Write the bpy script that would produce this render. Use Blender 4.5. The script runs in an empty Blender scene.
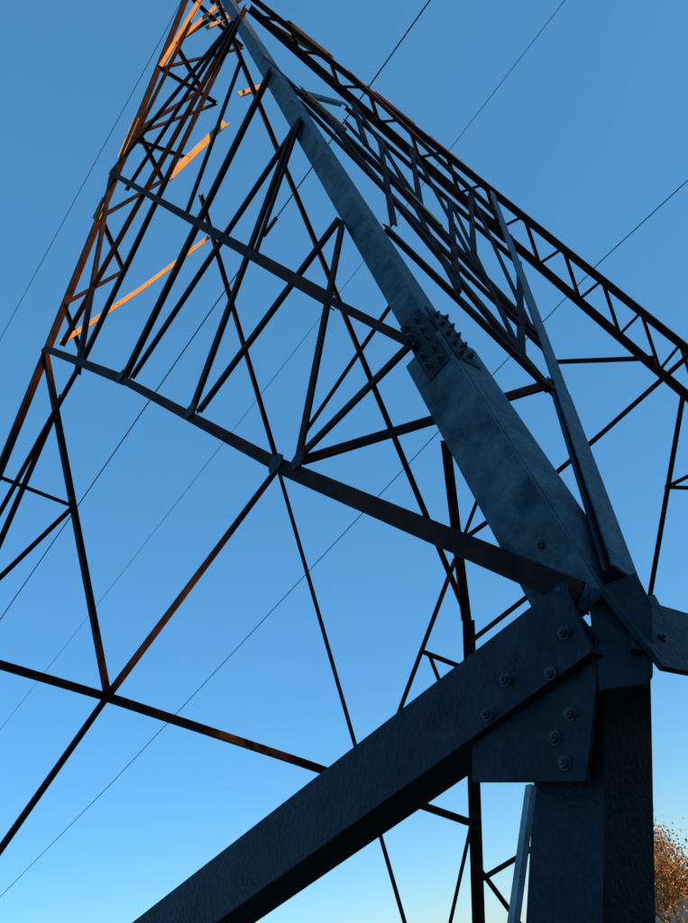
import bpy, math, random
from mathutils import Vector, Matrix
random.seed(3)
S=bpy.context.scene
F=816.1; p=math.radians(31.27); ro=math.radians(-16.63)
X,Y,H,R_,phi=0.133,6.633,13.71,5.671,math.radians(273.49)
C=Vector((0,0,1.6))
r=Vector((1,0,0));f=Vector((0,math.cos(p),math.sin(p)));u=Vector((0,-math.sin(p),math.cos(p)))
r2=math.cos(ro)*r+math.sin(ro)*u; u2=-math.sin(ro)*r+math.cos(ro)*u
def ray(x,y): return f+(x-344)/F*r2-(y-461.5)/F*u2
def proj(P):
    d=P-C; z=d.dot(f); return (344+F*d.dot(r2)/z, 461.5-F*d.dot(u2)/z)
A=Vector((X,Y,H+1.6))
def foot(k): return Vector((X+R_*math.cos(phi+k*math.pi/2),Y+R_*math.sin(phi+k*math.pi/2),0))
FT={'N':foot(0),'L':foot(-1),'F':foot(2),'R':foot(1)}
best=None
for i in range(-60,61):
    q=FT['L']+Vector((-.4,i*.02,0)); a=proj(A); m=proj(A+(q-A)*.45)
    sl_=(a[0]-m[0])/(m[1]-a[1])
    if best is None or abs(sl_-.398)<best[0]: best=(abs(sl_-.398),q)
FT['L']=best[1]
ctr=Vector((X,Y,0))
def nrm(a,b):
    n=(FT[a]-A).cross(FT[b]-A).normalized()
    return n if n.dot(FT[a]-ctr)>0 else -n
PL={'NL':(A,nrm('N','L')),'NR':(A,nrm('N','R')),'LF':(A,nrm('L','F')),'RF':(A,nrm('R','F'))}
nx=(FT['F']-A).cross(FT['R']-foot(-1)).normalized(); PL['FX']=(A,nx if nx.y>0 else -nx)
nx=(FT['N']-A).cross(FT['R']-foot(-1)).normalized(); PL['NX']=(A,nx if nx.y<0 else -nx)
def pt(pl,x,y):
    d=ray(x,y)
    if isinstance(pl,(int,float)): return C+d*pl
    a,n=PL[pl]; t=(a-C).dot(n)/d.dot(n); return C+d*t

# ---------------- materials
def mat(name,c1,c2,scale=6,rough=.55,metal=0.0,bump=.15,spec=.5,lo=.38,hi=.62):
    m=bpy.data.materials.new(name); m.use_nodes=True; nt=m.node_tree; N=nt.nodes; L=nt.links
    b=N['Principled BSDF']; tc=N.new('ShaderNodeTexCoord'); nz=N.new('ShaderNodeTexNoise'); nz.inputs['Scale'].default_value=scale; nz.inputs['Detail'].default_value=10; nz.inputs['Roughness'].default_value=.7
    L.new(tc.outputs['Object'],nz.inputs['Vector'])
    cr=N.new('ShaderNodeValToRGB'); cr.color_ramp.elements[0].position=lo; cr.color_ramp.elements[1].position=hi
    cr.color_ramp.elements[0].color=(*c1,1); cr.color_ramp.elements[1].color=(*c2,1)
    L.new(nz.outputs['Fac'],cr.inputs['Fac']); L.new(cr.outputs['Color'],b.inputs['Base Color'])
    n2=N.new('ShaderNodeTexNoise'); n2.inputs['Scale'].default_value=scale*9; n2.inputs['Detail'].default_value=5; L.new(tc.outputs['Object'],n2.inputs['Vector'])
    bp=N.new('ShaderNodeBump'); bp.inputs['Strength'].default_value=bump; bp.inputs['Distance'].default_value=.01; L.new(n2.outputs['Fac'],bp.inputs['Height']); L.new(bp.outputs['Normal'],b.inputs['Normal'])
    mr=N.new('ShaderNodeMapRange'); mr.inputs['To Min'].default_value=rough-.15; mr.inputs['To Max'].default_value=min(1,rough+.2); L.new(n2.outputs['Fac'],mr.inputs['Value']); L.new(mr.outputs[0],b.inputs['Roughness'])
    b.inputs['Metallic'].default_value=metal; b.inputs['Specular IOR Level'].default_value=spec
    return m
M_leg=mat('galvanised_steel',(.006,.018,.026),(.075,.13,.15),8,.5,.1,.5,.35,.38,.68)
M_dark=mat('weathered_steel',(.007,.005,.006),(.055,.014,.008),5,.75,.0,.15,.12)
M_lit=mat('painted_sunlit_steel',(.38,.19,.04),(.55,.31,.07),5,.5,.0)  # low sunlight painted as orange steel, for bars meant to look sunlit
M_beam=mat('dark_steel_beam',(.003,.005,.009),(.016,.025,.036),8,.6,.0,.5,.25,.35,.7)
M_pale=mat('pale_zinc_steel',(.1,.13,.15),(.22,.26,.29),12,.5,.0)
M_bolt=mat('bolt_steel',(.012,.016,.022),(.035,.045,.055),30,.5,.1)
M_wire=mat('sun_tinted_wire',(.02,.015,.008),(.16,.1,.03),.5,.6,.0,.1,.2)  # golden sunlight mixed into the wire colour
M_conc=mat('concrete',(.22,.21,.2),(.32,.31,.29),8,.8)
class Buf:
    def __init__(s): s.v=[];s.f=[]
    def box(s,c,ax,ay,az):
        i=len(s.v)
        for a in(-1,1):
            for b in(-1,1):
                for d in(-1,1): s.v.append(c+ax*a+ay*b+az*d)
        for q in((0,1,3,2),(4,6,7,5),(0,4,5,1),(2,3,7,6),(0,2,6,4),(1,5,7,3)): s.f.append([i+k for k in q])
    def angle(s,P,Q,w,n,side=1,w2=None,t=None):
        d=(Q-P); L=d.length; d=d/L; n=(n-d*n.dot(d)).normalized(); v=n.cross(d)*side
        w2=w2 or w; t=t or max(.006,w*.09)
        m=(P+Q)/2
        s.box(m,d*L/2,v*w/2,n*t/2)
        s.box(m+v*(w/2-t/2)-n*(w2/2+t/2),d*L/2,v*t/2,n*w2/2)
    def legangle(s,P,Q,w,a,b,t=.016):
        d=(Q-P);L=d.length;d/=L
        a=(a-d*a.dot(d)).normalized(); b=(b-d*b.dot(d)).normalized()
        m=(P+Q)/2
        na=d.cross(a).normalized(); 
        if na.dot(b)<0: na=-na
        nb=d.cross(b).normalized()
        if nb.dot(a)<0: nb=-nb
        s.box(m+a*w/2+na*t/2,d*L/2,a*w/2,na*t/2)
        s.box(m+b*(w/2+t/2)+nb*t/2,d*L/2,b*(w/2-t/2),nb*t/2)
    def plate(s,pts,n,t):
        i=len(s.v);k=len(pts)
        for q in pts:s.v.append(q+n*t/2)
        for q in pts:s.v.append(q-n*t/2)
        s.f.append([i+j for j in range(k)]);s.f.append([i+k+j for j in reversed(range(k))])
        for j in range(k): s.f.append([i+j,i+k+j,i+k+(j+1)%k,i+(j+1)%k])
    def bolt(s,c,n,rad,h):
        n=n.normalized();a=n.orthogonal().normalized();b=n.cross(a)
        for R,h0,h1,k in((rad*1.35,0,h*.25,16),(rad,h*.25,h,6),(rad*.5,h,h*1.5,10)):
            ring=[c+(a*math.cos(t)+b*math.sin(t))*R for t in[2*math.pi*j/k+.3 for j in range(k)]]
            i=len(s.v)
            for q in ring:s.v.append(q+n*h0)
            for q in ring:s.v.append(q+n*h1)
            s.f.append([i+k+j for j in range(k)])
            for j in range(k):s.f.append([i+j,i+(j+1)%k,i+k+(j+1)%k,i+k+j])
    def tube(s,pts,rad,k=6):
        i=len(s.v)
        for j,q in enumerate(pts):
            d=(pts[min(j+1,len(pts)-1)]-pts[max(j-1,0)]).normalized();a=d.orthogonal().normalized();b=d.cross(a)
            rr=rad[j] if isinstance(rad,list) else rad
            for m in range(k):
                t=2*math.pi*m/k; s.v.append(q+(a*math.cos(t)+b*math.sin(t))*rr)
        for j in range(len(pts)-1):
            for m in range(k):s.f.append([i+j*k+m,i+j*k+(m+1)%k,i+(j+1)*k+(m+1)%k,i+(j+1)*k+m])
    def obj(s,name,m,parent=None,smooth=False,bev=0):
        me=bpy.data.meshes.new(name);me.from_pydata([tuple(q) for q in s.v],[],s.f);me.update()
        import bmesh
        bm=bmesh.new();bm.from_mesh(me);bmesh.ops.recalc_face_normals(bm,faces=bm.faces);bm.to_mesh(me);bm.free()
        o=bpy.data.objects.new(name,me);S.collection.objects.link(o);me.materials.append(m)
        if parent:o.parent=parent
        if smooth:
            for q in me.polygons:q.use_smooth=True
        if bev:
            b=o.modifiers.new('b','BEVEL');b.width=bev;b.segments=2;b.limit_method='ANGLE'
        return o
T=bpy.data.objects.new('transmission_tower',None);S.collection.objects.link(T)
B={k:Buf() for k in('legs','leg_near','beam','brace','lit','plates_dark','bolts','conc','pale','mast')}
edge=lambda a,b:(FT[b]-FT[a]).normalized()
Jh=pt('NX',607,600)
adj={'N':'LR','L':'NF','R':'NF','F':'LR'}
dN=(A-Jh).normalized()
spl=Jh+dN*1.28
eL,eR=edge('N','L'),edge('N','R')
B['leg_near'].legangle(Jh+dN*.02,spl,.17,eL,eR,.018)
B['leg_near'].legangle(spl-dN*.02+(eL+eR)*.02,A-dN*.5,.105,eL,eR,.012)
ltop=pt(1.80,606,622); ldir=(pt(1.50,603,923)-pt(1.80,606,640))
lfoot=ltop+ldir*(ltop.z/-ldir.z)
B['beam'].legangle(ltop,lfoot,.18,eL,eR,.02)
for k in 'LR':
    a,b=adj[k]; B['legs'].legangle(FT[k],A+(FT[k]-A)*.03,.085,edge(k,a),edge(k,b),.012)
kn=pt('FX',468,620); fb=pt('FX',478,923)
fd=(fb-kn).normalized(); fg=kn+fd*(kn.z/-fd.z)
B['legs'].legangle(kn,A+(FT['F']-A)*.03,.055,edge('F','L'),edge('F','R'),.01)
B['legs'].legangle(fg,kn,.11,edge('F','L'),edge('F','R'),.012)
def mem(pl,x1,y1,x2,y2,w,side=1,pl2=None,buf='brace',off=0):
    P=pt(pl,x1,y1);Q=pt(pl2 or pl,x2,y2)
    zz=((P+Q)/2-C).dot(f); W=min(.13,max(.028,w*zz/F))
    n=PL[pl][1]
    P=P+n*off;Q=Q+n*off
    B[buf].angle(P,Q,W,n,side,w2=W*.7)
def lerp(a,b,t): return (a[0]+(b[0]-a[0])*t,a[1]+(b[1]-a[1])*t)
def zig(pl,a0,a1,b0,b1,n,w,t0=.0,t1=1.):
    prev=None
    for i in range(n+1):
        t=t0+(t1-t0)*i/n
        q=lerp(a0,a1,t) if i%2 else lerp(b0,b1,t)
        if prev: mem(pl,prev[0],prev[1],q[0],q[1],w)
        prev=q
NL=[
 (278,465,120,378,10),(120,378,45,348,8),(415,345,330,300,9),(330,300,110,172,7),
 (122,378,270,68,9),(130,378,300,118,7),(190,412,292,128,8),(197,412,338,218,8),(298,458,342,222,9),
 (300,455,412,342,9),
 (60,345,238,15,7),(-30,564,80,362,6),(80,362,245,5,7),
 (110,172,225,30,5),(96,215,190,20,5),(125,190,232,20,5),
 (110,175,75,375,5),(185,215,240,60,5),(255,252,300,118,4)]
for m in NL: mem('NL',*m)
P=pt('NX',583,597)+PL['NL'][1]*.012; Q=pt('NL',278,465)
B['brace'].angle(P,Q,.062,PL['NL'][1],1,w2=.05)
LF=[(278,468,107,697,7),(107,697,-250,1207,8),(45,350,107,692,8),(-72,643,107,697,9),(107,697,300,762,9),(300,762,474,824,8),
 (278,468,429,1010,5),(278,468,200,195,4),
 (-8,474,70,505,4),(72,508,-20,597,5),(-25,600,62,395,5)]
for m in LF: mem('LF',*m)
zig('LF',(45,348),(192,0),(84,362),(240,0),8,4)
zig('LF',(110,172),(192,0),(190,160),(255,20),5,3.5)
def npl(pl,x,y,s):
    c=pt(pl,x,y);n_=PL[pl][1];a=Vector((0,0,1)).cross(n_).normalized();b_=n_.cross(a)
    B['plates_dark'].plate([c+a*s*ca+b_*s*cb+n_*.01 for ca,cb in((-1,-.5),(-.5,-1),(.5,-1),(1,-.5),(1,.5),(.5,1),(-.5,1),(-1,.5))],n_,.012)
npl('NL',278,465,.042);npl('NL',300,462,.035);npl('LF',107,695,.05);npl('NL',192,412,.045);npl('NL',122,377,.05)
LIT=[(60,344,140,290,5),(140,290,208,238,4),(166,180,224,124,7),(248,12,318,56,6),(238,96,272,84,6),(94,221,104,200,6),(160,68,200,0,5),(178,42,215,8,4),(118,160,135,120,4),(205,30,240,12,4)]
for m in LIT: mem('LF',*m,buf='lit',off=-.03)  # bars coloured orange as if catching the sun
RF=[(447,440,468,620,8),(398,715,455,560,5),(455,560,500,440,4),
 (420,650,465,668,4),(430,655,455,720,3),(470,642,560,571,5),(480,880,620,795,5),(440,970,474,812,4),(480,868,560,978,4),
 (300,440,410,277,5),(455,545,556,473,5),(556,473,600,435,5)]
for m in RF: mem('RF',*m)
n=PL['NR'][1]
B['leg_near'].angle(pt('NX',626,575),pt('NR',562,390),.08,n,-1,w2=.06)
B['beam'].angle(pt('NX',624,577)-n*.016,pt('NR',558,380)-n*.016,.09,n,-1,w2=.03)
B['leg_near'].angle(pt('NR',562,390),pt('NR',492,192),.07,n,-1,w2=.05)
NR=[
 (262,55,395,180,8),(395,180,540,335,10),(330,120,548,385,8),(385,225,555,390,9),
 (300,100,470,275,6),(470,275,550,352,6),(345,105,520,262,6),(345,120,535,332,5),
 (350,72,500,215,6)]
for m in NR: mem('NR',*m)
mem('NR',297,90,346,104,8,buf='leg_near')
zig('NR',(345,105),(520,262),(395,225),(555,390),5,4)
zig('NR',(300,60),(500,215),(345,120),(530,325),6,4,.12)
for m in [(300,88,345,130,3.5),(405,190,440,227,3.5)]: mem('NR',*m,buf='lit',off=.012)  # orange slips laid on the chords as painted sunlight
RF2=[(250,8,510,240,8),(510,240,760,459,8),(600,435,700,345,5),(553,362,655,358,5),
 (684,392,638,670,4),(665,487,760,490,4),(665,488,760,440,4)]
for m in RF2: mem('RF',*m)
zig('RF',(262,0),(700,360),(250,8),(700,405),22,3,.02,1)
for a_,b_ in((285,330),(372,412),(426,470),(484,506),(560,590)): mem('RF',a_,32+(a_-300)*.822,b_,32+(b_-300)*.822,3.5,buf='lit',off=.055)  # thin orange slips along the right leg, sun glints put in as colour
mem('NL',302,460,548,384,14,1,'NR')
# thick horizontal beams at the near joint
n=PL['NL'][1]
P=pt('NX',590,622)+n*.04; Q=pt('NL',195,906); d=(Q-P).normalized()
B['beam'].angle(P,Q+d*5.6,.185,n,1,w2=.10,t=.014)
n2=PL['NR'][1]
P2=pt('NX',620,637)+n2*.03; Q2=pt('NR',740,655)
B['beam'].angle(P2,P2+(Q2-P2).normalized()*6.6,.21,n2,1,w2=.03,t=.014)
def onp(x,y,base,nn,off): 
    dd=ray(x,y); return C+dd*((base-C).dot(nn)/dd.dot(nn))+nn*off
def poly(pxs,base,nn,off,buf,t=.012): B[buf].plate([onp(x,y,base,nn,off) for x,y in pxs],nn,t)
Jp=pt('NX',600,640)
nX=PL['NX'][1]
poly([(588,592),(606,584),(636,572),(652,604),(653,672),(645,684),(600,690)],Jp,nX,-.01,'plates_dark',.02)
poly([(476,783),(590,783),(600,690),(600,640),(560,585),(500,690),(476,735)],Jp,n,.008,'plates_dark')
poly([(617,612),(640,608),(656,640),(657,676),(616,664)],Jp,n2,.045,'plates_dark')
for x,y in[(578,640),(520,686),(565,680),(502,720)]: B['bolts'].bolt(onp(x,y,Jp,n,.047),n,.011,.012)
for x,y in[(575,716),(560,740),(570,765)]: B['bolts'].bolt(onp(x,y,Jp,n,.014),n,.011,.012)
for x,y in[(550,550),(572,596)]: B['bolts'].bolt(onp(x,y,Jp,n,.03),n,.011,.012)
for x,y in[(630,630),(643,655)]: B['bolts'].bolt(onp(x,y,Jp,n2,.051),n2,.010,.012)
nL=PL['NL'][1]; nR=PL['NR'][1]
eLp=(eL-dN*eL.dot(dN)).normalized(); eRp=(eR-dN*eR.dot(dN)).normalized()
sh=(eL+eR)*.02
for k in range(5):
    for s_ in (.025,.075):
        c=spl+dN*(-.15+.07*k+ (.02 if s_>.05 else 0))+sh
        B['bolts'].bolt(c+eLp*s_+nL*.023,nL,.009,.014)
        B['bolts'].bolt(c+eRp*s_+nR*.023,nR,.009,.014)
B['plates_dark'].box(spl+sh+eLp*.05+nL*.018,dN*.19,eLp*.052,nL*.005)
B['plates_dark'].box(spl+sh+eRp*.05+nR*.018,dN*.19,eRp*.052,nR*.005)
P=pt(1.62,529,785);Q=pt(1.42,511,923); dd=Q-P
B['pale'].angle(P,P+dd*(P.z/-dd.z),.015,n,1,w2=.012,t=.004)
for q in (FT['L'],FT['R'],Vector((fg.x,fg.y,0)),Vector((lfoot.x,lfoot.y,0))): B['conc'].box(q+Vector((0,0,.05)),Vector((.28,0,0)),Vector((0,.28,0)),Vector((0,0,.15)))
# mast and crossarms above the point where the legs meet
cx=Vector((.64,.77,0)); cy=Vector((-.77,.64,0)); hw=.32
def mp(a,b,z): return Vector((X,Y,z))+(cx*a+cy*b)*hw
cor=[(1,1),(1,-1),(-1,-1),(-1,1)]
for i,(a,b) in enumerate(cor):
    B['mast'].box((mp(a,b,14.7)+mp(a,b,25))/2,cx*.03,cy*.03,Vector((0,0,5.15)))
    a2,b2=cor[(i+1)%4]
    for k in range(13):
        z=14.8+k*.78; P_,Q_=mp(a,b,z),mp(a2,b2,z+.78)
        if k%2: P_,Q_=mp(a2,b2,z),mp(a,b,z+.78)
        B['mast'].tube([P_,Q_],.018,4); B['mast'].tube([mp(a,b,z),mp(a2,b2,z)],.016,4)
for z,L_ in((21,3.0),(24,2.6)):
    for s_ in(-1,1):
        tip=Vector((X,Y,z))+cx*s_*L_
        for b in(-1,1):
            for dz in(0,.7):
                B['mast'].tube([mp(s_,b,z+dz),tip],.028,4)
            for k in(.25,.5,.75): B['mast'].tube([mp(s_,b,z).lerp(tip,k),mp(s_,b,z+.7).lerp(tip,k-.2)],.016,4)
names=dict(legs=('tower_legs',M_dark),leg_near=('near_leg',M_leg),beam=('base_beams',M_beam),brace=('bracing',M_dark),lit=('painted_sunlit_bracing',M_lit),plates_dark=('gusset_plates',M_beam),bolts=('bolts',M_bolt),conc=('footings',M_conc),pale=('earthing_strip',M_pale),mast=('mast_and_crossarms',M_dark))
for k,b in B.items():
    if b.v: b.obj(names[k][0],names[k][1],T,bev=.002 if k in('leg_near','beam','plates_dark') else 0)
# ---- wires
wd=Vector((-.7685,.6398,0))
def wire(name,pxs,h,rad):
    d0=ray(*pxs[-1]); P0=C+d0*((h-C.z)/d0.z); nv=wd.cross(Vector((0,0,1)))
    pts=[C+ray(x,y)*((P0-C).dot(nv)/ray(x,y).dot(nv)) for x,y in pxs]
    pts=[pts[0]+(pts[0]-pts[1]).normalized()*40]+pts+[pts[-1]+(pts[-1]-pts[-2]).normalized()*40]
    b=Buf();b.tube(pts,rad,6)
    if h==17:
        c=C+ray(270,227)*((P0-C).dot(nv)/ray(270,227).dot(nv)); b.tube([c-Vector((.2,-.16,.05)),c+Vector((.2,-.16,.05))],.05,8)
    return b.obj(name,M_wire)
wire('power_line_wire',[(0,620),(215,305),(430,0)],17,.015)
wire('power_line_wire',[(0,897),(110,785),(440,430),(600,262),(688,180)],16,.015)
wire('power_line_wire',[(0,730),(280,370),(565,0)],20,.008)
wire('power_line_wire',[(0,340),(150,60)],20,.007)
# ---- ground: hilltop falling away
def gz(x,y):
    d=math.hypot(x,y-5); t=min(1,max(0,(d-18)/40)); return -7*t*t*(3-2*t)
b=Buf(); rings=[0,6,12,18,22,26,30,35,40,46,52,60,80,150,400,1200,4000]; K=48
b.v=[Vector((0,5,0))]
for q in rings[1:]:
    for k in range(K):
        x=q*math.cos(2*math.pi*k/K);y=5+q*math.sin(2*math.pi*k/K);b.v.append(Vector((x,y,gz(x,y))))
for k in range(K): b.f.append([0,1+k,1+(k+1)%K])
for j in range(len(rings)-2):
    for k in range(K): a=1+j*K;b.f.append([a+k,a+K+k,a+K+(k+1)%K,a+(k+1)%K])
b.obj('ground',mat('grass',(.03,.05,.015),(.08,.085,.035),1.3,.8,bump=.6),smooth=True)
# ---- trees
def branch(b,P,d,L,rad,lev,tips):
    Q=P+d*L; mid=(P+Q)/2+Vector((random.uniform(-1,1),random.uniform(-1,1),0))*L*.06
    b.tube([P,mid,Q],[rad,rad*.8,rad*.6],6 if lev<2 else 4)
    if lev>=3: tips.append(Q)
    if lev==5: return
    for i in range(3 if lev<4 else 2):
        nd=(d+Vector((random.uniform(-1,1),random.uniform(-1,1),random.uniform(-.3,.6)))*.75).normalized()
        branch(b,Q if i else mid.lerp(Q,.6),nd,L*random.uniform(.62,.82),rad*.58,lev+1,tips)
def leaves(b,tips,n,spread,size):
    for _ in range(n):
        c=random.choice(tips)+Vector([random.gauss(0,spread) for _ in range(3)])
        a=Vector([random.gauss(0,1) for _ in range(3)]).normalized();e=a.orthogonal().normalized()*size*random.uniform(.5,1.2);g=a.cross(e)*.7
        i=len(b.v);b.v+= [c-e,c-g,c+e,c+g];b.f.append([i,i+1,i+2,i+3])
def tree(name,x,y,h,lm,nl,spread,size):
    e=bpy.data.objects.new(name,None);S.collection.objects.link(e)
    t=Buf();tips=[];z=gz(x,y);branch(t,Vector((x,y,z-.2)),Vector((0,0,1)),h*.3,h*.022,0,tips)
    mx=max(q.z for q in tips); s=h/(mx-z)
    t.v=[Vector((x+(q.x-x)*s,y+(q.y-y)*s,z+(q.z-z)*s)) for q in t.v];tips=[Vector((x+(q.x-x)*s,y+(q.y-y)*s,z+(q.z-z)*s)) for q in tips]
    t.obj('trunk',M_bark,e);l=Buf();leaves(l,tips,nl,spread,size);l.obj('crown',lm,e)
M_bark=mat('bark',(.05,.035,.025),(.1,.075,.055),4,.8)
M_aut=mat('autumn_leaves',(.28,.11,.02),(.6,.34,.1),1.5,.7)
M_grn=mat('sun_blocking_green_leaves',(.03,.05,.015),(.08,.09,.03),.9,.7)
q=ray(690,930);q=q/math.hypot(q.x,q.y)
tree('autumn_tree',q.x*52,q.y*52,9.7,M_aut,18000,.5,.085)
l=Buf();t=Buf();sd=Vector((.93,-.36,0)).normalized();sv=Vector((-sd.y,sd.x,0))  # unseen trees added on the sun side to shade the lower tower
for i in range(11):
    c=sd*(random.uniform(33,36)+(i%2)*5)+sv*(i-5)*5.5+Vector((0,5,0)); z=gz(c.x,c.y);top=random.uniform(18,20)
    t.tube([Vector((c.x,c.y,z-.3)),Vector((c.x,c.y,top*.8))],[.35,.1],8)
    for k in range(9):
        a=random.uniform(0,6.28);s0=Vector((c.x,c.y,random.uniform(2,11)));t.tube([s0,s0+Vector((math.cos(a)*3.5,math.sin(a)*3.5,3))],[.12,.03],5)
    tips=[]
    for k in range(110):
        v=Vector([random.gauss(0,1) for _ in range(3)]).normalized()*random.uniform(.3,1)
        tips.append(Vector((c.x+v.x*4.6,c.y+v.y*4.6,(top+z)/2+1+v.z*((top-z)/2-1))))
    leaves(l,tips,3200,.6,.75)
e=bpy.data.objects.new('sun_blocking_trees',None);S.collection.objects.link(e);t.obj('sun_blocking_trunks',M_bark,e);l.obj('sun_blocking_crowns',M_grn,e)
# ---- world
w=bpy.data.worlds.new('World');S.world=w;w.use_nodes=True;nt=w.node_tree
az=math.atan2(sd.x,sd.y); el=math.radians(16)
sk=nt.nodes.new('ShaderNodeTexSky');sk.sky_type='NISHITA';sk.sun_disc=False;sk.sun_elevation=el;sk.sun_rotation=az;sk.ozone_density=5;sk.dust_density=.03;sk.air_density=1.0
hs=nt.nodes.new('ShaderNodeHueSaturation');hs.inputs['Saturation'].default_value=1.12;hs.inputs['Value'].default_value=1.95
mx=nt.nodes.new('ShaderNodeMix');mx.data_type='RGBA';mx.inputs[0].default_value=.52
k=1/.14; mx.inputs[7].default_value=(.11*k,.36*k,.62*k,1)
bg=nt.nodes['Background'];nt.links.new(sk.outputs[0],hs.inputs['Color']);nt.links.new(hs.outputs[0],mx.inputs[6]);nt.links.new(mx.outputs[2],bg.inputs[0]);bg.inputs[1].default_value=.14
sl=bpy.data.lights.new('sun','SUN');sl.energy=5;sl.angle=math.radians(.5);sl.color=(1,.5,.13)
so=bpy.data.objects.new('sun',sl);S.collection.objects.link(so)
so.rotation_euler=Vector((sd.x*math.cos(el),sd.y*math.cos(el),math.sin(el))).to_track_quat('Z','Y').to_euler()
S.view_settings.view_transform='Standard'
cd=bpy.data.cameras.new('camera');co=bpy.data.objects.new('camera',cd);S.collection.objects.link(co);S.camera=co
cd.lens=F/923*36;cd.clip_end=9000;cd.clip_start=.05
mm=Matrix((r2,u2,-f)).transposed().to_4x4();mm.translation=C;co.matrix_world=mm
